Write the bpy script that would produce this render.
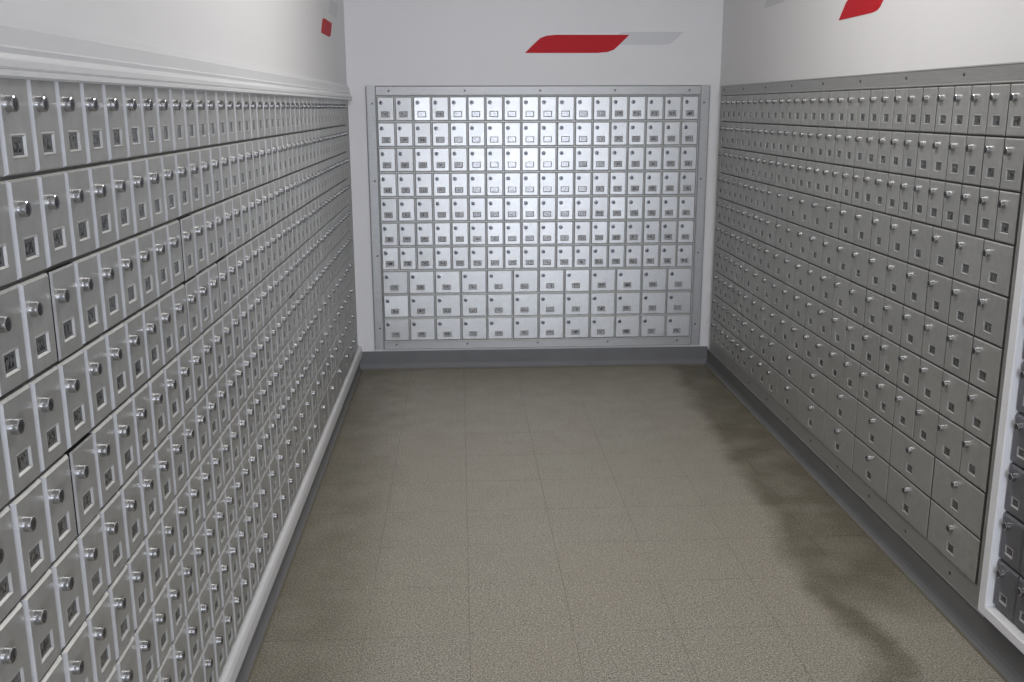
import bpy, math, random
from mathutils import Matrix, Vector

for o in list(bpy.data.objects):
    bpy.data.objects.remove(o)
SC = bpy.context.scene
COL = SC.collection
random.seed(7)

# ------------------------------------------------------------------ camera
P = 0.095                       # width of one narrow mailbox
FLOOR = 1.472                   # eye-level datum above the floor
F_PX = 987.764
YAW, PITCH, ROLL = 0.0515, 0.2326, -0.0033
CAM = Vector((0.4287, -5.3143, FLOOR - 0.0578))
cy, sy, cp, sp = math.cos(YAW), math.sin(YAW), math.cos(PITCH), math.sin(PITCH)
fw = Vector((sy * cp, cy * cp, -sp))
r0 = Vector((cy, -sy, 0))
u0 = r0.cross(fw)
rt = r0 * math.cos(ROLL) + u0 * math.sin(ROLL)
up = u0 * math.cos(ROLL) - r0 * math.sin(ROLL)
cam = bpy.data.cameras.new('camera')
cam.sensor_width = 36
cam.lens = F_PX * 36 / 1024
cam.clip_start = 0.02
camo = bpy.data.objects.new('camera', cam)
COL.objects.link(camo)
m = Matrix((rt, up, -fw)).transposed().to_4x4()
m.translation = CAM
camo.matrix_world = m
SC.camera = camo


def project(v):
    d = v - CAM
    z = d.dot(fw)
    return 512 + F_PX * d.dot(rt) / z, 341 - F_PX * d.dot(up) / z


# ------------------------------------------------------------------ light
SC.view_settings.view_transform = 'Standard'
SC.view_settings.look = 'None'
SC.view_settings.gamma = 1
SC.view_settings.use_curve_mapping = False
SC.view_settings.exposure = 0.0
W = bpy.data.worlds.new('World')
SC.world = W
W.use_nodes = True
W.node_tree.nodes['Background'].inputs[0].default_value = (0.72, 0.82, 1.0, 1)
W.node_tree.nodes['Background'].inputs[1].default_value = 1.0


def area(name, loc, rot, sx, sy_, power, color):
    l = bpy.data.lights.new(name, 'AREA')
    l.shape = 'RECTANGLE'
    l.size, l.size_y, l.energy, l.color = sx, sy_, power, color
    o = bpy.data.objects.new(name, l)
    o.location = loc
    o.rotation_euler = rot
    COL.objects.link(o)
    return o


# daylight through the shop-front window behind the camera
area('window_daylight', (1.40, -8.93, 0.93), (math.radians(90), 0, 0), 1.75, 1.7, 165, (0.80, 0.86, 1.0))
# fluorescent ceiling fixtures (their housings are built below)
CEIL = 2.75
FIX = [(0.83, -2.4), (0.83, -6.9)]
for (fx, fy), pw in zip(FIX, (23, 32)):
    area('fluorescent_light', (fx, fy, CEIL - 0.075), (0, 0, 0), 0.5, 1.1, pw, (1.0, 0.98, 0.95))


# ------------------------------------------------------------------ materials
def lin(c):
    return tuple(((x / 255) / 12.92 if x / 255 <= 0.04045 else ((x / 255 + 0.055) / 1.055) ** 2.4) for x in c) + (1,)


def mat(name, col, rough=0.5, metal=0.0, spec=0.5, var=0.0, nscale=30.0, stretch=(1, 1, 1), bump=0.0,
        coat=0.0, rvar=0.0, rand=0.0):
    mt = bpy.data.materials.new(name)
    mt.use_nodes = True
    nt = mt.node_tree
    N, L = nt.nodes, nt.links
    b = N['Principled BSDF']
    b.inputs['Roughness'].default_value = rough
    b.inputs['Metallic'].default_value = metal
    b.inputs['Specular IOR Level'].default_value = spec
    b.inputs['Coat Weight'].default_value = coat
    b.inputs['Base Color'].default_value = col
    if var or bump or rvar or rand:
        tc = N.new('ShaderNodeTexCoord')
        mp = N.new('ShaderNodeMapping')
        mp.inputs['Scale'].default_value = stretch
        L.new(tc.outputs['Object'], mp.inputs[0])
        ns = N.new('ShaderNodeTexNoise')
        ns.inputs['Scale'].default_value = nscale
        ns.inputs['Detail'].default_value = 4
        L.new(mp.outputs[0], ns.inputs['Vector'])
        if rand:
            oi = N.new('ShaderNodeObjectInfo')
            ad = N.new('ShaderNodeVectorMath')
            cb = N.new('ShaderNodeCombineXYZ')
            ml = N.new('ShaderNodeMath'); ml.operation = 'MULTIPLY'; ml.inputs[1].default_value = 37.0
            L.new(oi.outputs['Random'], ml.inputs[0])
            for i in range(3):
                L.new(ml.outputs[0], cb.inputs[i])
            L.new(tc.outputs['Object'], ad.inputs[0]); L.new(cb.outputs[0], ad.inputs[1])
            L.new(ad.outputs[0], mp.inputs[0])
        if var or rand:
            mr = N.new('ShaderNodeMapRange')
            mr.inputs['From Min'].default_value = 0.3
            mr.inputs['From Max'].default_value = 0.7
            mr.inputs['To Min'].default_value = 1 - var
            mr.inputs['To Max'].default_value = 1 + var
            L.new(ns.outputs['Fac'], mr.inputs[0])
            mx = N.new('ShaderNodeVectorMath'); mx.operation = 'SCALE'
            mx.inputs[0].default_value = col[:3]
            last = mr.outputs[0]
            if rand:
                r2 = N.new('ShaderNodeMapRange')
                r2.inputs['To Min'].default_value = 1 - rand
                r2.inputs['To Max'].default_value = 1 + rand
                L.new(oi.outputs['Random'], r2.inputs[0])
                mm = N.new('ShaderNodeMath'); mm.operation = 'MULTIPLY'
                L.new(last, mm.inputs[0]); L.new(r2.outputs[0], mm.inputs[1])
                last = mm.outputs[0]
            L.new(last, mx.inputs['Scale'])
            L.new(mx.outputs[0], b.inputs['Base Color'])
        if rvar:
            mr = N.new('ShaderNodeMapRange')
            mr.inputs['To Min'].default_value = rough - rvar
            mr.inputs['To Max'].default_value = rough + rvar
            L.new(ns.outputs['Fac'], mr.inputs[0])
            L.new(mr.outputs[0], b.inputs['Roughness'])
        if bump:
            bp = N.new('ShaderNodeBump')
            bp.inputs['Strength'].default_value = bump
            bp.inputs['Distance'].default_value = 0.002
            L.new(ns.outputs['Fac'], bp.inputs['Height'])
            L.new(bp.outputs[0], b.inputs['Normal'])
    return mt


M_DOOR = mat('cast_aluminium', (0.47, 0.47, 0.46, 1), rough=0.37, metal=0.66, var=0.05, nscale=60, rvar=0.06, rand=0.05, bump=0.05)
M_DULL = mat('dull_cast_aluminium', (0.43, 0.43, 0.42, 1), rough=0.46, metal=0.62, var=0.07, nscale=45, rvar=0.05, rand=0.04, bump=0.10)
M_EDGE = mat('painted_edge_light', (0.63, 0.64, 0.67, 1), rough=0.42, metal=0.55, var=0.06, nscale=40)  # paler base colour paints window light onto the left bank's upright door bevels
M_DARKDOOR = mat('dark_cast_metal', (0.15, 0.15, 0.165, 1), rough=0.42, metal=0.5, var=0.05, nscale=60, rand=0.05, bump=0.05)
M_BODY = mat('recessed_metal', (0.40, 0.40, 0.385, 1), rough=0.45, metal=0.6, var=0.1, nscale=20)
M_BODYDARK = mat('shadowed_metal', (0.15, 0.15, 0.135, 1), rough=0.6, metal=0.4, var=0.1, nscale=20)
M_PLUG = mat('lock_plug', (0.11, 0.11, 0.12, 1), rough=0.32, metal=0.8, var=0.05)
M_FLANGE = mat('brushed_aluminium', (0.36, 0.36, 0.355, 1), rough=0.45, metal=0.55, var=0.08, nscale=18, stretch=(1, 1, 12), rvar=0.05)
M_LOCK = mat('polished_chrome', (0.54, 0.54, 0.55, 1), rough=0.17, metal=1.0, var=0.03)
M_KEY = mat('keyway_black', (0.012, 0.012, 0.012, 1), rough=0.6, var=0.05)
M_SCREW = mat('screw_steel', (0.10, 0.10, 0.10, 1), rough=0.45, metal=0.6, var=0.1)
M_WALL = mat('painted_wall', lin((214, 213, 214)), rough=0.6, spec=0.3, var=0.012, nscale=3, bump=0.03)
M_TRIM = mat('white_gloss_paint', lin((206, 206, 207)), rough=0.35, var=0.02, nscale=6)
M_CEIL = mat('ceiling_white', lin((225, 223, 218)), rough=0.8, var=0.02, nscale=40)
M_BASE = mat('grey_vinyl_base', lin((104, 104, 105)), rough=0.5, spec=0.3, var=0.05, nscale=9)
M_BASETOE = mat('caulk_line', lin((104, 99, 86)), rough=0.9, spec=0.1, var=0.1, nscale=20)
M_RED = mat('red_vinyl', lin((178, 28, 38)), rough=0.6, spec=0.2, var=0.02)
M_GREY = mat('grey_vinyl', lin((190, 190, 192)), rough=0.4, var=0.02)
M_FRAME = mat('white_frame_paint', lin((222, 222, 224)), rough=0.4, var=0.02, nscale=8)
M_GROUT = mat('tile_joint', lin((100, 96, 86)), rough=0.8, var=0.1)
M_TUBE = bpy.data.materials.new('diffuser_glow')
M_TUBE.use_nodes = True
M_TUBE.node_tree.nodes['Principled BSDF'].inputs['Emission Color'].default_value = (1, 0.97, 0.9, 1)
M_TUBE.node_tree.nodes['Principled BSDF'].inputs['Emission Strength'].default_value = 3.0


def card_material(name, paper, ink):
    """number card behind a clear pane: blurred, unreadable dark figures"""
    mt = bpy.data.materials.new(name)
    mt.use_nodes = True
    N, L = mt.node_tree.nodes, mt.node_tree.links
    b = N['Principled BSDF']
    b.inputs['Roughness'].default_value = 0.14
    b.inputs['Specular IOR Level'].default_value = 0.7
    uv = N.new('ShaderNodeUVMap'); uv.uv_map = 'UVMap'
    oi = N.new('ShaderNodeObjectInfo')
    sep = N.new('ShaderNodeSeparateXYZ'); L.new(uv.outputs[0], sep.inputs[0])
    mp = N.new('ShaderNodeVectorMath'); mp.operation = 'MULTIPLY'; mp.inputs[1].default_value = (7.5, 2.6, 1)
    L.new(uv.outputs[0], mp.inputs[0])
    ns = N.new('ShaderNodeTexNoise'); ns.noise_dimensions = '4D'
    ns.inputs['Scale'].default_value = 1.0; ns.inputs['Detail'].default_value = 1.5
    L.new(mp.outputs[0], ns.inputs['Vector'])
    ml = N.new('ShaderNodeMath'); ml.operation = 'MULTIPLY'; ml.inputs[1].default_value = 60
    L.new(oi.outputs['Random'], ml.inputs[0]); L.new(ml.outputs[0], ns.inputs['W'])
    th = N.new('ShaderNodeMapRange')
    th.inputs['From Min'].default_value = 0.46; th.inputs['From Max'].default_value = 0.54
    L.new(ns.outputs['Fac'], th.inputs[0])

    def band(sock, lo, hi):
        a = N.new('ShaderNodeMath'); a.operation = 'GREATER_THAN'; a.inputs[1].default_value = lo
        c = N.new('ShaderNodeMath'); c.operation = 'LESS_THAN'; c.inputs[1].default_value = hi
        L.new(sock, a.inputs[0]); L.new(sock, c.inputs[0])
        d = N.new('ShaderNodeMath'); d.operation = 'MULTIPLY'
        L.new(a.outputs[0], d.inputs[0]); L.new(c.outputs[0], d.inputs[1])
        return d.outputs[0]
    d = N.new('ShaderNodeMath'); d.operation = 'MULTIPLY'
    L.new(band(sep.outputs[0], 0.14, 0.86), d.inputs[0]); L.new(band(sep.outputs[1], 0.16, 0.84), d.inputs[1])
    e = N.new('ShaderNodeMath'); e.operation = 'MULTIPLY'
    L.new(d.outputs[0], e.inputs[0]); L.new(th.outputs[0], e.inputs[1])
    mx = N.new('ShaderNodeMix'); mx.data_type = 'RGBA'
    mx.inputs['A'].default_value = paper; mx.inputs['B'].default_value = ink
    L.new(e.outputs[0], mx.inputs['Factor'])
    L.new(mx.outputs['Result'], b.inputs['Base Color'])
    return mt


M_CARD = card_material('number_card', (0.12, 0.12, 0.12, 1), (0.018, 0.018, 0.02, 1))
M_CARD_PALE = card_material('pale_number_card', (0.36, 0.36, 0.37, 1), (0.03, 0.03, 0.035, 1))
M_CARD_DARK = card_material('dark_number_card', (0.10, 0.10, 0.105, 1), (0.03, 0.03, 0.03, 1))


def floor_material():
    mt = bpy.data.materials.new('speckled_vinyl_tile')
    mt.use_nodes = True
    N, L = mt.node_tree.nodes, mt.node_tree.links
    b = N['Principled BSDF']
    geo = N.new('ShaderNodeNewGeometry')
    oi = N.new('ShaderNodeObjectInfo')
    pos = geo.outputs['Position']

    def noise(scale, detail=2.0, rough=0.5):
        n = N.new('ShaderNodeTexNoise'); n.inputs['Scale'].default_value = scale
        n.inputs['Detail'].default_value = detail; n.inputs['Roughness'].default_value = rough
        L.new(pos, n.inputs['Vector']); return n.outputs['Fac']

    def rng(s, a, c, lo, hi):
        r = N.new('ShaderNodeMapRange')
        for k, v in zip(('From Min', 'From Max', 'To Min', 'To Max'), (a, c, lo, hi)):
            r.inputs[k].default_value = v
        L.new(s, r.inputs[0]); return r.outputs[0]

    def math_(op, a, c):
        n = N.new('ShaderNodeMath'); n.operation = op
        for i, v in enumerate((a, c)):
            if isinstance(v, (int, float)): n.inputs[i].default_value = v
            else: L.new(v, n.inputs[i])
        return n.outputs[0]

    def mix(f, a, c):
        n = N.new('ShaderNodeMix'); n.data_type = 'RGBA'
        L.new(f, n.inputs['Factor'])
        for k, v in (('A', a), ('B', c)):
            if isinstance(v, tuple): n.inputs[k].default_value = v
            else: L.new(v, n.inputs[k])
        return n.outputs['Result']
    c = mix(rng(noise(230, 3, 0.85), 0.41, 0.59, 0, 1), lin((84, 81, 72)), lin((180, 175, 162)))
    c = mix(rng(noise(150, 2), 0.58, 0.70, 0, 0.6), c, lin((206, 200, 186)))
    c = mix(rng(noise(130, 2), 0.58, 0.70, 0, 0.6), c, lin((74, 70, 60)))
    c = mix(rng(oi.outputs['Random'], 0, 1, 0, 0.16), c, lin((150, 136, 122)))
    # darkened old wax along both walls: a ragged band with an edge of its own
    sep = N.new('ShaderNodeSeparateXYZ'); L.new(pos, sep.inputs[0])
    wob = math_('MULTIPLY', math_('SUBTRACT', noise(3.2, 4, 0.6), 0.5), 0.26)
    xw = math_('ADD', sep.outputs[0], wob)
    rightb = rng(math_('ADD', xw, math_('MULTIPLY', sep.outputs[1], -0.045)), 1.555, 1.635, 0, 1)
    nearfade = math_('MAXIMUM', rng(math_('ADD', sep.outputs[1], math_('MULTIPLY', wob, 2.0)), -2.85, -2.60, 0.1, 1), rng(xw, 1.60, 1.54, 0, 1))
    leftb = rng(math_('ADD', xw, math_('MULTIPLY', sep.outputs[1], 0.02)), -0.04, 0.16, 0.7, 0)
    wax = math_('MULTIPLY', math_('MAXIMUM', math_('MULTIPLY', rightb, nearfade), leftb), rng(noise(7, 3), 0.3, 0.6, 0.6, 1))
    dark = N.new('ShaderNodeMix'); dark.data_type = 'RGBA'; dark.blend_type = 'MULTIPLY'
    L.new(wax, dark.inputs['Factor']); L.new(c, dark.inputs['A'])
    dark.inputs['B'].default_value = (0.47, 0.455, 0.40, 1)
    L.new(dark.outputs['Result'], b.inputs['Base Color'])
    L.new(rng(noise(9, 4), 0.3, 0.7, 0.30, 0.46), b.inputs['Roughness'])
    b.inputs['Specular IOR Level'].default_value = 0.35
    return mt


M_FLOOR = floor_material()


# ------------------------------------------------------------------ mesh helpers
class MB:
    def __init__(s):
        s.v, s.f, s.m, s.uv, s.sm = [], [], [], {}, set()

    def quad(s, a, b, c, d, mi=0):
        i = len(s.v)
        s.v += [a, b, c, d]
        s.f.append((i, i + 1, i + 2, i + 3)); s.m.append(mi)

    def box(s, x0, x1, y0, y1, z0, z1, mi=0):
        i = len(s.v)
        s.v += [(x, y, z) for z in (z0, z1) for y in (y0, y1) for x in (x0, x1)]
        for q in ((0, 2, 3, 1), (4, 5, 7, 6), (0, 1, 5, 4), (2, 6, 7, 3), (0, 4, 6, 2), (1, 3, 7, 5)):
            s.f.append(tuple(i + k for k in q)); s.m.append(mi)

    def ring(s, A, B, mi=0):
        """quads between two rectangles (x0,x1,z0,z1,y), seen from -Y"""
        def cn(r):
            x0, x1, z0, z1, y = r
            return [(x0, y, z0), (x1, y, z0), (x1, y, z1), (x0, y, z1)]
        a, b = cn(A), cn(B)
        i = len(s.v)
        s.v += a + b
        for k in range(4):
            j = (k + 1) % 4
            s.f.append((i + k, i + j, i + 4 + j, i + 4 + k)); s.m.append(mi)

    def loops(s, rings, mi=0, cap=True, smooth=False):
        """surface through successive vertex loops of equal length"""
        n = len(rings[0]); i0 = len(s.v)
        for r in rings: s.v += r
        for a in range(len(rings) - 1):
            for k in range(n):
                j = (k + 1) % n
                s.f.append((i0 + a * n + k, i0 + a * n + j, i0 + (a + 1) * n + j, i0 + (a + 1) * n + k))
                s.m.append(mi)
                if smooth: s.sm.add(len(s.f) - 1)
        if cap:
            b = i0 + (len(rings) - 1) * n
            s.f.append(tuple(range(b, b + n))); s.m.append(mi)

    def extrude(s, prof, axis, a, b, mi=0):
        """closed profile of (p,q) swept from a to b along axis 'x' or 'y'"""
        n = len(prof); i = len(s.v)
        for t in (a, b):
            s.v += [((t, p, q) if axis == 'x' else (p, t, q)) for p, q in prof]
        for k in range(n):
            j = (k + 1) % n
            s.f.append((i + k, i + j, i + n + j, i + n + k)); s.m.append(mi)
        s.f.append(tuple(range(i, i + n))); s.m.append(mi)
        s.f.append(tuple(range(i + n, i + 2 * n))); s.m.append(mi)

    def mesh(s, name, mats, recalc=True):
        me = bpy.data.meshes.new(name)
        me.from_pydata(s.v, [], s.f)
        for mt in mats: me.materials.append(mt)
        me.polygons.foreach_set('material_index', s.m)
        if s.uv:
            ul = me.uv_layers.new(name='UVMap')
            for fi, uvs in s.uv.items():
                p = me.polygons[fi]
                for li, c in zip(p.loop_indices, uvs): ul.data[li].uv = c
        if s.sm:
            for fi in s.sm: me.polygons[fi].use_smooth = True
        me.update()
        if recalc:
            import bmesh
            bm = bmesh.new(); bm.from_mesh(me)
            bmesh.ops.recalc_face_normals(bm, faces=bm.faces)
            bm.to_mesh(me); bm.free()
        return me


def obj(name, me, parent=None, loc=(0, 0, 0), rot=(0, 0, 0)):
    o = bpy.data.objects.new(name, me)
    COL.objects.link(o)
    o.parent = parent
    o.location = loc
    o.rotation_euler = rot
    return o


def tag(o, label=None, cat=None, kind=None, group=None):
    if label: o['label'] = label
    if cat: o['category'] = cat
    if kind: o['kind'] = kind
    if group: o['group'] = group
    return o


def boxobj(name, b, mt, parent=None, kind=None, label=None, loc=(0, 0, 0)):
    mb = MB(); mb.box(*b)
    o = obj(name, mb.mesh(name, [mt]), parent, loc)
    if kind: o['kind'] = kind
    if label: o['label'] = label
    return o


# ------------------------------------------------------------------ the room
XL, XR, YB = -0.150, 1.809, 0.016       # wall surfaces
YE = -6.2                               # mailbox aisle opens into the lobby here
LX0, LX1, LY = -2.2, 4.2, -9.0
boxobj('wall_left', (XL - 0.12, XL, YE, YB + 0.12, 0, CEIL), M_WALL, kind='structure', label='off-white wall above the long left mailbox bank')
boxobj('wall_right', (XR, XR + 0.12, YE, YB + 0.12, 0, CEIL), M_WALL, kind='structure', label='off-white wall above the right mailbox bank')
boxobj('wall_back', (XL, XR, YB, YB + 0.12, 0, CEIL), M_WALL, kind='structure', label='off-white end wall behind the far mailbox bank')
boxobj('ceiling', (LX0, LX1, LY, YB + 0.12, CEIL, CEIL + 0.1), M_CEIL, kind='structure', label='white ceiling over the mailbox aisle')
boxobj('wall_lobby_left', (LX0 - 0.12, LX0, LY, YE, 0, CEIL), M_WALL, kind='structure')
boxobj('wall_lobby_right', (LX1, LX1 + 0.12, LY, YE, 0, CEIL), M_WALL, kind='structure')
boxobj('wall_lobby_return_left', (LX0, XL - 0.12, YE, YE + 0.12, 0, CEIL), M_WALL, kind='structure')
boxobj('wall_lobby_return_right', (XR + 0.12, LX1, YE, YE + 0.12, 0, CEIL), M_WALL, kind='structure')
mb = MB()
wx0, wx1, wz0, wz1 = 0.50, 2.30, 0.06, 1.82
mb.box(LX0, wx0, LY - 0.12, LY, 0, CEIL); mb.box(wx1, LX1, LY - 0.12, LY, 0, CEIL)
mb.box(wx0, wx1, LY - 0.12, LY, 0, wz0); mb.box(wx0, wx1, LY - 0.12, LY, wz1, CEIL)
tag(obj('wall_front', mb.mesh('wall_front', [M_WALL])), 'lobby wall with the daylight window behind the viewer', kind='structure')
mb = MB()
for a in (wx0, 1.43, wx1 - 0.05): mb.box(a, a + 0.05, LY - 0.08, LY - 0.03, wz0, wz1)
for c in (wz0, wz1 - 0.05): mb.box(wx0 + 0.05, wx1 - 0.05, LY - 0.08, LY - 0.03, c, c + 0.05)
tag(obj('window_1', mb.mesh('window_1', [M_FLANGE])), 'aluminium framed lobby window behind the viewer', kind='structure')

# floor: slab with every vinyl tile of the aisle laid on it
TS, J = 0.288, 0.0005
TEND = -2.278 - TS * 11
mb = MB()
mb.box(XL, XR, TEND, YB, -0.06, -0.0012, 0)
mb.box(XL, XR, YE, TEND, -0.06, 0.0, 1)
mb.box(LX0, LX1, LY, YE, -0.06, 0.0, 1)
floor = tag(obj('floor', mb.mesh('floor', [M_GROUT, M_FLOOR])), 'beige speckled vinyl tile floor with darker wax along the walls', kind='structure')
tile_cache = {}
xs = [XL]
x = 0.436 - TS * 2
while x < XR - 0.02:
    if x > XL + 0.02: xs.append(x)
    x += TS
xs.append(XR)
ys = []
y = TEND
while y < YB - 0.02:
    ys.append(y); y += TS
ys.append(YB)
for i in range(len(xs) - 1):
    for j in range(len(ys) - 1):
        w, h = round(xs[i + 1] - xs[i], 4), round(ys[j + 1] - ys[j], 4)
        if (w, h) not in tile_cache:
            mb = MB()
            a, b = w / 2 - J, h / 2 - J
            a2, b2 = a - 0.0008, b - 0.0008
            mb.loops([[(-a, -b, -0.0012), (a, -b, -0.0012), (a, b, -0.0012), (-a, b, -0.0012)],
                      [(-a, -b, -0.0004), (a, -b, -0.0004), (a, b, -0.0004), (-a, b, -0.0004)],
                      [(-a2, -b2, 0), (a2, -b2, 0), (a2, b2, 0), (-a2, b2, 0)]])
            tile_cache[(w, h)] = mb.mesh('floor_tile', [M_FLOOR])
        obj('floor_tile', tile_cache[(w, h)], floor, ((xs[i] + xs[i + 1]) / 2, (ys[j] + ys[j + 1]) / 2, 0))


# baseboards (cove base with a toe and a pale caulk bead)
def base_prof(h):
    return [(0, 0), (0.022, 0), (0.021, 0.004), (0.014, 0.010), (0.009, 0.020), (0.007, 0.034), (0.007, h - 0.003), (0.005, h), (0, h)]


TOE = [(0.0215, 0), (0.026, 0), (0.025, 0.003), (0.0215, 0.0045)]
zb = {'back': 0.103, 'left': 0.070, 'right': 0.089}
mb = MB(); mb.extrude([(XL + p, q) for p, q in base_prof(zb['left'])], 'y', YE, YB, 0); mb.extrude([(XL + p, q) for p, q in TOE], 'y', YE, YB - 0.03, 1)
tag(obj('baseboard_left', mb.mesh('baseboard_left', [M_BASE, M_BASETOE])), 'grey vinyl cove base under the left mailbox bank', kind='structure')
mb = MB(); mb.extrude([(XR - p, q) for p, q in base_prof(zb['right'])], 'y', YE, YB, 0); mb.extrude([(XR - p, q) for p, q in TOE], 'y', YE, YB - 0.03, 1)
tag(obj('baseboard_right', mb.mesh('baseboard_right', [M_BASE, M_BASETOE])), 'grey vinyl cove base under the right mailbox banks', kind='structure')
mb = MB(); mb.extrude([(YB - p, q) for p, q in base_prof(zb['back'])], 'x', XL + 0.0075, XR - 0.0075, 0); mb.extrude([(YB - p, q) for p, q in TOE], 'x', XL + 0.03, XR - 0.03, 1)
tag(obj('baseboard_back', mb.mesh('baseboard_back', [M_BASE, M_BASETOE])), 'grey vinyl cove base under the far mailbox bank', kind='structure')

# white mouldings of the left bank
prof = [(0, .056), (.005, .056), (.008, .045), (.013, .043), (.013, .020), (.017, .017), (.015, .010), (.018, .004), (.024, .001),
        (.024, -.007), (.021, -.010), (.026, -.012), (.026, -.018), (.022, -.021), (0, -.021)]
mb = MB(); mb.extrude([(XL + p, FLOOR + q) for p, q in prof], 'y', YE, YB)
tag(obj('trim_1', mb.mesh('trim_1', [M_TRIM])), 'white stepped moulding above the left mailbox bank', kind='structure')
prof = [(0, -1.334), (.014, -1.334), (.022, -1.340), (.026, -1.352), (.026, -1.385), (.022, -1.398), (.012, -1.402), (0, -1.402)]
mb = MB(); mb.extrude([(XL + p, FLOOR + q) for p, q in prof], 'y', YE, YB)
tag(obj('trim_2', mb.mesh('trim_2', [M_TRIM])), 'white rail below the left mailbox bank', kind='structure')

# ceiling fixtures
for i, (fx, fy) in enumerate(FIX):
    e = bpy.data.objects.new('ceiling_light', None); COL.objects.link(e); e.location = (fx, fy, CEIL)
    tag(e, ('fluorescent ceiling fixture over the mailbox aisle', 'fluorescent ceiling fixture in the lobby behind the viewer')[i], 'ceiling light', group='ceiling fixtures')
    boxobj('housing', (-0.30, 0.30, -0.6, 0.6, -0.05, 0), M_TRIM, e)
    boxobj('diffuser', (-0.27, 0.27, -0.57, 0.57, -0.065, -0.05), M_TUBE, e)


# ------------------------------------------------------------------ mailbox doors
CARD_Y = 0.0068
D_SIDE, D_FACE = 0.0045, 0.0095          # door thickness: side, raised face


def door_geo(mb, ox, oz, oy, w, h, wx, wz, ww, wh, rim, mi=0, rmi=0, bev=0.0060, side=None, emi=0, bevz=None, vmi=0):
    """one raised door; local x right, z up, outward is -y; hole for the number card at (wx,wz)"""
    def R(x0, x1, z0, z1, y): return (ox + x0, ox + x1, oz + z0, oz + z1, oy + y)
    a, b = w / 2, h / 2
    D_SIDE = side or 0.0045
    mb.ring(R(-a, a, -b, b, 0), R(-a, a, -b, b, -D_SIDE), emi)
    ia, ib = a - bev, b - (bevz or bev)
    mb.ring(R(-a, a, -b, b, -D_SIDE), R(-ia, ia, -ib, ib, -D_FACE), mi)
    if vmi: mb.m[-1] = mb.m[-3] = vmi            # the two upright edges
    X = [-ia, wx - ww / 2 - rim, wx + ww / 2 + rim, ia]
    Z = [-ib, wz - wh / 2 - rim, wz + wh / 2 + rim, ib]
    y = oy - D_FACE
    for i in range(3):
        for k in range(3):
            if i == 1 and k == 1: continue
            mb.quad((ox + X[i], y, oz + Z[k]), (ox + X[i + 1], y, oz + Z[k]), (ox + X[i + 1], y, oz + Z[k + 1]), (ox + X[i], y, oz + Z[k + 1]), mi)
    r = rim * 0.55
    A = (X[1], X[2], Z[1], Z[2])
    B = (X[1] + rim - r, X[2] - rim + r, Z[1] + rim - r, Z[2] - rim + r)
    C = (X[1] + rim, X[2] - rim, Z[1] + rim, Z[2] - rim)
    mb.ring(R(*A, -D_FACE), R(*B, -D_FACE - 0.0008), rmi)
    mb.ring(R(*B, -D_FACE - 0.0008), R(*C, -CARD_Y - 0.0002), rmi)


def lock_geo(mb, ox, oz, oy, n, m0, m1, m2):
    def circ(r, y): return [(ox + r * math.cos(2 * math.pi * k / n), oy + y, oz + r * math.sin(2 * math.pi * k / n)) for k in range(n)]
    mb.loops([circ(.0106, 0), circ(.0102, -.0090)], m0, cap=False, smooth=True)
    mb.loops([circ(.0102, -.0090), circ(.0088, -.0101)], m0, cap=False)
    mb.loops([circ(.0088, -.0101), circ(.0060, -.0104), circ(.0030, -.0106)], m2)
    mb.box(ox - .0011, ox + .0011, oy - .0109, oy - .0095, oz - .0036, oz + .0036, m1)


def card_geo(mb, ox, oz, oy, ww, wh, mi):
    i = len(mb.f)
    mb.box(ox - ww / 2, ox + ww / 2, oy - .0012, oy, oz - wh / 2, oz + wh / 2, mi)
    mb.uv[i + 2] = [(0, 0), (1, 0), (1, 1), (0, 1)]


mesh_cache = {}
LOCK_ME = None


def door_spec(w_units, pitch, rowh, lock_dz, lock_dx, darkset=False, gap=0.003):
    w, h = w_units * pitch - gap, rowh - 0.0050
    ww, wh, rim = 0.036, 0.023, 0.0045
    if darkset: ww, wh, rim = 0.026, 0.017, 0.005
    lx = -w / 2 + lock_dx - 0.0015
    wx = -0.002 if w_units < 1.2 else (-0.05 * w if w_units < 2 else -0.01 * w)
    if w_units > 2: lx = -0.03 * w
    lz = h / 2 - lock_dz + 0.0025
    wz = h / 2 - 0.69 * rowh
    return w, h, ww, wh, rim, lx, lz, wx, wz


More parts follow.
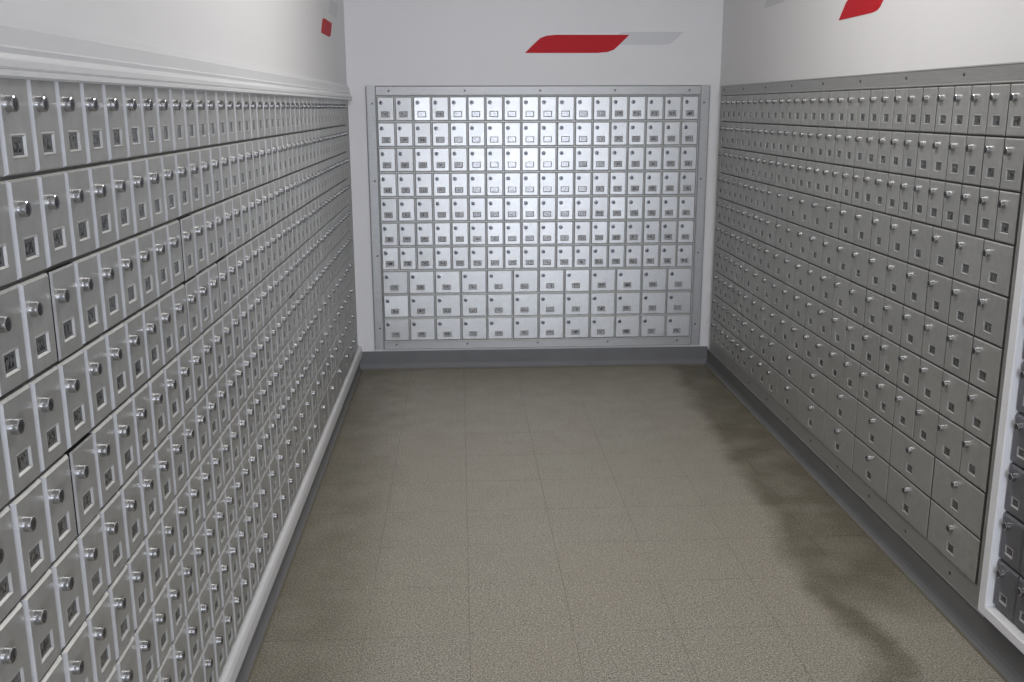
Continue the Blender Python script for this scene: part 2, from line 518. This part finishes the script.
def make_bank(name, label, loc, rotz, z_bottom, z_top, length, cells, pitch, rowh, lock_dz, lock_dx, door_m, card_m,
              keep=300, tilts=None, body=0.0065, darkset=False, seed=1, row_top=None, gap=0.003, bev=0.006, side=0.0045, body_m=None, seams=(), dark_edge=False, bevz=None, edge=False):
    """cells: list of (u0, width_units, row). Local u along x, z up from the bank's bottom."""
    rnd = random.Random(seed)
    e = bpy.data.objects.new(name, None); COL.objects.link(e)
    e.location = loc; e.rotation_euler = (0, 0, rotz)
    tag(e, label, 'mailboxes')
    M = Matrix.Translation(Vector(loc)) @ Matrix.Rotation(rotz, 4, 'Z')
    top = row_top
    scored = []
    for c in cells:
        u0, wu, row = c
        q = []
        for du, dz in ((0, 0), (1, 0), (1, 1), (0, 1)):
            v = M @ Vector((u0 + du * wu * pitch, -body - 0.01, top - (row + dz) * rowh))
            if (v - CAM).dot(fw) < 0.05: q = None; break
            q.append(project(v))
        s = 0
        if q:
            xs_ = [min(max(a, 0), 1024) for a, b in q]; ys_ = [min(max(b, 0), 682) for a, b in q]
            s = abs(sum(xs_[i] * ys_[(i + 1) % 4] - xs_[(i + 1) % 4] * ys_[i] for i in range(4))) / 2
        scored.append((s, c))
    scored.sort(key=lambda t: -t[0])
    parts, rest = [c for s, c in scored[:keep] if s > 0], [c for s, c in scored[keep:]] + [c for s, c in scored[:keep] if s <= 0]
    global LOCK_ME
    if LOCK_ME is None:
        mb = MB(); lock_geo(mb, 0, 0, 0, 18, 0, 1, 2)
        LOCK_ME = mb.mesh('lock', [M_LOCK, M_KEY, M_PLUG])
    for (u0, wu, row) in sorted(parts, key=lambda c: (c[2], c[0])):
        key = (label, wu)
        w, h, ww, wh, rim, lx, lz, wx, wz = door_spec(wu, pitch, rowh, lock_dz, lock_dx, darkset, gap)
        if key not in mesh_cache:
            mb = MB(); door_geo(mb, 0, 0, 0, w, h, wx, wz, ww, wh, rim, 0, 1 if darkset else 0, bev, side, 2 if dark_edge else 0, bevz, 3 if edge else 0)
            d = mb.mesh('box_door', [door_m, M_FLANGE, M_BODYDARK, M_EDGE], recalc=False)
            mb = MB(); card_geo(mb, 0, 0, 0, ww, wh, 0)
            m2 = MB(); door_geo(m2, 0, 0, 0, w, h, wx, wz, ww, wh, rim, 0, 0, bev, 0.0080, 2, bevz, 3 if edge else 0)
            mesh_cache[key] = (d, mb.mesh('number_window', [card_m]), m2.mesh('box_door', [door_m, M_FLANGE, M_KEY, M_EDGE], recalc=False))
        d, cm, d2 = mesh_cache[key]
        seam = (row, round(u0 / pitch, 1)) in seams
        if seam: d = d2
        t = (rnd.gauss(0, 0.0016), rnd.gauss(0, 0.0045))
        if tilts and (row, round(u0 / pitch, 1)) in tilts: t = tilts[(row, round(u0 / pitch, 1))]
        do = obj('box_door', d, e, (u0 + wu * pitch / 2, -body - rnd.uniform(0, 0.0008), top - (row + 0.5) * rowh), (t[0], 0, t[1]))
        obj('lock', LOCK_ME, do, (lx, -D_FACE, lz), (0, rnd.gauss(0, 0.1), 0))
        obj('number_window', cm, do, (wx, -CARD_Y + 0.0012, wz))
    if rest:
        mb = MB()
        for (u0, wu, row) in rest:
            w, h, ww, wh, rim, lx, lz, wx, wz = door_spec(wu, pitch, rowh, lock_dz, lock_dx, darkset, gap)
            ox, oz = u0 + wu * pitch / 2, top - (row + 0.5) * rowh
            door_geo(mb, ox, oz, -body, w, h, wx, wz, ww, wh, rim, 0, 0, bev, side, 0, bevz)
            lock_geo(mb, ox + lx, oz + lz, -body - D_FACE, 10, 1, 2, 4)
            card_geo(mb, ox + wx, oz + wz, -body - CARD_Y + .0012, ww, wh, 3)
        so = obj('box_doors', mb.mesh('box_doors', [door_m, M_LOCK, M_KEY, card_m, M_PLUG], recalc=False), e)
        tag(so, 'small mailbox doors seen at a sharp angle', kind='stuff')
    boxobj('body', (0, length, -body, 0, 0, z_top - z_bottom), body_m or M_BODYDARK, e)
    return e


screw_mb = MB()
n = 10
screw_mb.loops([[(r * math.cos(2 * math.pi * k / n), y, r * math.sin(2 * math.pi * k / n)) for k in range(n)]
                for r, y in ((.0055, 0), (.0052, -.0014), (.0036, -.0024))])
SCREW = screw_mb.mesh('screw', [M_SCREW])


def flange(name, bank, x0, x1, z0, z1, y0, y1, screws):
    """metal strip with a lip along its long edges; screws are its sub-parts"""
    mb = MB()
    if x1 - x0 > z1 - z0:
        mb.extrude([(-y0, z0), (-y1, z0), (-y1 - .0015, z0 + .003), (-y1, z0 + .006), (-y1, z1 - .006), (-y1 - .0015, z1 - .003), (-y1, z1), (-y0, z1)], 'x', x0, x1)
    else:
        pr = [(x0, -y0), (x0, -y1), (x0 + .003, -y1 - .0015), (x0 + .006, -y1), (x1 - .006, -y1), (x1 - .003, -y1 - .0015), (x1, -y1), (x1, -y0)]
        k = len(pr)
        mb.v += [(a, b, z0) for a, b in pr] + [(a, b, z1) for a, b in pr]
        for i in range(k):
            j = (i + 1) % k
            mb.f.append((i, j, k + j, k + i)); mb.m.append(0)
        mb.f += [tuple(range(k)), tuple(range(k, 2 * k))]; mb.m += [0, 0]
    o = obj(name, mb.mesh(name, [M_FLANGE]), bank)
    for sx, sz in screws:
        obj('screw', SCREW, o, (sx, -y1, sz))
    return o


H90 = math.pi / 2
# ---- far bank: 18 narrow columns in seven rows, 12 wider ones in the lowest three
PB, RB = 0.0944, 0.1311
cells = [(c * PB, 1.0, r) for r in range(7) for c in range(18)] + [(c * 1.5 * PB, 1.5, r) for r in range(7, 10) for c in range(12)]
zb0, zt0 = FLOOR - 1.356, FLOOR + 0.052
tl = {(0, 2.0): (0.0, 0.055), (8, 0.0): (0.006, 0.05), (0, 4.0): (0.0, 0.02), (0, 0.0): (0.0, -0.03), (0, 1.0): (0.0, -0.035), (9, 0.0): (0.0, -0.02), (2, 1.0): (0.0, -0.02)}
back = make_bank('mailbox_bank', 'bright aluminium mailbox bank on the far end wall facing the viewer', (0, YB, zb0), 0, zb0, zt0,
                 18 * PB, cells, PB, RB, 0.034, 0.0245, M_DOOR, M_CARD_PALE, tilts=tl, seed=3, body_m=M_BODY, row_top=FLOOR - zb0)
Ht = zt0 - zb0
flange('top_flange', back, 0.0, 18 * PB + 0.004, Ht - 0.052, Ht, 0.0066, 0.012, [(0.065 + 0.395 * k, Ht - 0.026) for k in range(5)])
flange('bottom_flange', back, 0.0, 18 * PB, 0, 0.044, 0.0066, 0.012, [(0.066 + 0.39 * k, 0.026) for k in range(5)])
flange('side_flange', back, -0.054, -0.0006, 0, Ht, 0.0, 0.010, [(-0.022, Ht - 0.09 - 0.40 * k) for k in range(4)])
flange('side_flange', back, 18 * PB + 0.0046, 18 * PB + 0.056, 0, Ht, 0.0, 0.010, [(18 * PB + 0.026, Ht - 0.09 - 0.40 * k) for k in range(4)])

# ---- right bank
PR, RR = P, 0.1307
y_start = -1.07 * P
cells = [(c * PR, 1.0, r) for r in range(3) for c in range(30)]
for r in (3, 4, 5):
    cells += [(c * PR, 1.0, r) for c in range(9)] + [((9 + 1.5 * c) * PR, 1.5, r) for c in range(14)]
for r in (6, 7):
    cells += [(c * PR, 1.0, r) for c in range(6)] + [((6 + 1.5 * c) * PR, 1.5, r) for c in range(16)]
for r in (8, 9):
    cells += [(c * PR, 1.0, r) for c in range(6)] + [((6 + 1.5 * c) * PR, 1.5, r) for c in range(4)] + [((12 + 3 * c) * PR, 3.0, r) for c in range(6)]
zb1, zt1 = FLOOR - 1.381, FLOOR + 0.046
right = make_bank('mailbox_bank', 'dull grey metal mailbox bank along the right wall with larger doors low down', (XR, y_start, zb1), -H90, zb1, zt1,
                  30 * PR, cells, PR, RR, 0.034, 0.027, M_DULL, M_CARD, seed=5, gap=0.0042, bev=0.0030, side=0.0075, dark_edge=True, row_top=FLOOR - 0.004 - zb1)
Ht = zt1 - zb1
flange('top_flange', right, -0.048, 30 * PR + 0.05, Ht - 0.050, Ht, 0.0066, 0.011, [((26.4 - 3.75 * k) * PR, Ht - 0.022) for k in range(8)])
flange('bottom_flange', right, -0.048, 30 * PR + 0.05, 0, 0.0685, 0.0066, 0.010, [((1.5 + 3 * k) * PR, 0.034) for k in range(10)])
flange('side_flange', right, -0.048, -0.0006, 0.0690, Ht - 0.0505, 0.0, 0.010, [])
flange('side_flange', right, 30 * PR + 0.0006, 30 * PR + 0.05, 0.0690, Ht - 0.0505, 0.0, 0.010, [(30 * PR + 0.03, Ht - 0.24 - 0.393 * k) for k in range(3)])

# ---- left bank
PL, RL = 0.983 * P, 0.1308
y_near = -(42.53 + 7 * 0.983) * P            # cell k starts at u = (k + 7) * PL
cells = [((k + 7) * PL, 1.0, r) for r in range(6) for k in range(-7, 41)]
for r in (6, 7):
    cells += [((k + 7) * PL, 1.0, r) for k in range(-7, 26)] + [((33 + 1.5 * c) * PL, 1.5, r) for c in range(10)]
cells += [((k + 7) * PL, 1.0, 8) for k in range(-7, 14)] + [((21 + 1.5 * c) * PL, 1.5, 8) for c in range(18)]
cells += [((k + 7) * PL, 1.0, 9) for k in range(-7, 14)] + [((21 + 1.5 * c) * PL, 1.5, 9) for c in range(8)] \
    + [((33 + 3 * c) * PL, 3.0, 9) for c in range(4)] + [((45 + 1.5 * c) * PL, 1.5, 9) for c in range(2)]
zb2, zt2 = FLOOR - 1.333, FLOOR - 0.022
left = make_bank('mailbox_bank', 'long dull grey mailbox bank covering the left wall between white mouldings', (XL, y_near, zb2), H90, zb2, zt2,
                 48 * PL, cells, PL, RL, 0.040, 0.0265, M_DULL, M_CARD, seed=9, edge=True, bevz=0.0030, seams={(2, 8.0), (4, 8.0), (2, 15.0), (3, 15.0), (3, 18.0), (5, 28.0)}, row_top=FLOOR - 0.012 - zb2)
flange('side_flange', left, 48 * PL + 0.0006, 48 * PL + 0.16, 0, zt2 - zb2, 0.0, 0.008, [])

# ---- white framed bank at the right edge of the photograph
zb3, zt3 = FLOOR - 1.325, FLOOR - 0.004
NC = 8
y3 = -32.02 * P
cells = [(c * P, 1.0, r) for r in range(10) for c in range(NC)]
wbank = make_bank('mailbox_bank', 'charcoal mailbox bank in a thick white frame on the right wall nearest the viewer', (XR, y3, zb3), -H90, zb3, zt3,
                  NC * P, cells, P, 0.1310, 0.030, 0.0285, M_DARKDOOR, M_CARD_DARK, darkset=True, seed=11, row_top=FLOOR - 0.010 - zb3)


def stile(name, x0, x1, z0, z1):
    mb = MB(); c = 0.003
    mb.loops([[(x0, 0, z0), (x1, 0, z0), (x1, 0, z1), (x0, 0, z1)],
              [(x0, -.031, z0), (x1, -.031, z0), (x1, -.031, z1), (x0, -.031, z1)],
              [(x0 + c, -.034, z0 + c), (x1 - c, -.034, z0 + c), (x1 - c, -.034, z1 - c), (x0 + c, -.034, z1 - c)]])
    o = obj(name, mb.mesh(name, [M_FRAME]), wbank)
    o['label'] = 'white painted frame board'


x_out = -0.036
stile('frame_stile', x_out, x_out + 0.0355, 0.030 - 0.060, zt3 - zb3 + 0.05)
stile('frame_stile', NC * P + 0.0005, NC * P + 0.064, 0.030 - 0.060, zt3 - zb3 + 0.05)
stile('frame_rail', 0.0, NC * P, -0.030, -0.0005)
stile('frame_rail', 0.0, NC * P, zt3 - zb3 + 0.0005, zt3 - zb3 + 0.05)


# ------------------------------------------------------------------ wall decals
def swoosh(w, h, flip=False, t=0.0012):
    """slanted bar, sharp at lower left and upper right, rounded at the other two corners"""
    s = h * 1.25
    pts = [(0, 0), (s * 0.40, h * 0.48), (s * 0.70, h * 0.82), (s, h * 0.95), (s * 1.45, h), (w, h), (w - s * 0.40, h * 0.52),
           (w - s * 0.70, h * 0.18), (w - s, h * 0.05), (w - s * 1.45, 0)]
    mb = MB()
    mb.loops([[(x, 0, z) for x, z in pts], [(x, -t, z) for x, z in pts]])
    return mb


def decal(label, loc, rotz, red, grey):
    e = bpy.data.objects.new('wall_decal', None); COL.objects.link(e)
    e.location = loc; e.rotation_euler = (0, 0, rotz)
    tag(e, label, 'decal', group='red and grey wall decals')
    x, z, w, h = grey
    obj('grey_stripe', swoosh(w, h, t=0.0006).mesh('grey_stripe', [M_GREY]), e, (x, 0, z))
    x, z, w, h = red
    obj('red_stripe', swoosh(w, h).mesh('red_stripe', [M_RED]), e, (x, 0, z))


decal('red and grey slanted stripe decal above the far mailbox bank', (0.775, YB, FLOOR + 0.215), 0, (0, 0, 0.546, 0.091), (0.43, 0.041, 0.40, 0.065))
decal('small red and grey slanted decal high on the left wall near the corner', (XL, -0.904, FLOOR + 0.252), H90, (0, 0, 0.385, 0.068), (0.30, 0.105, 0.37, 0.07))
decal('red and grey slanted decal at the top of the right wall', (XR, -1.63, FLOOR + 0.244), -H90, (0, 0, 0.42, 0.070), (-0.93, 0.127, 0.36, 0.06))
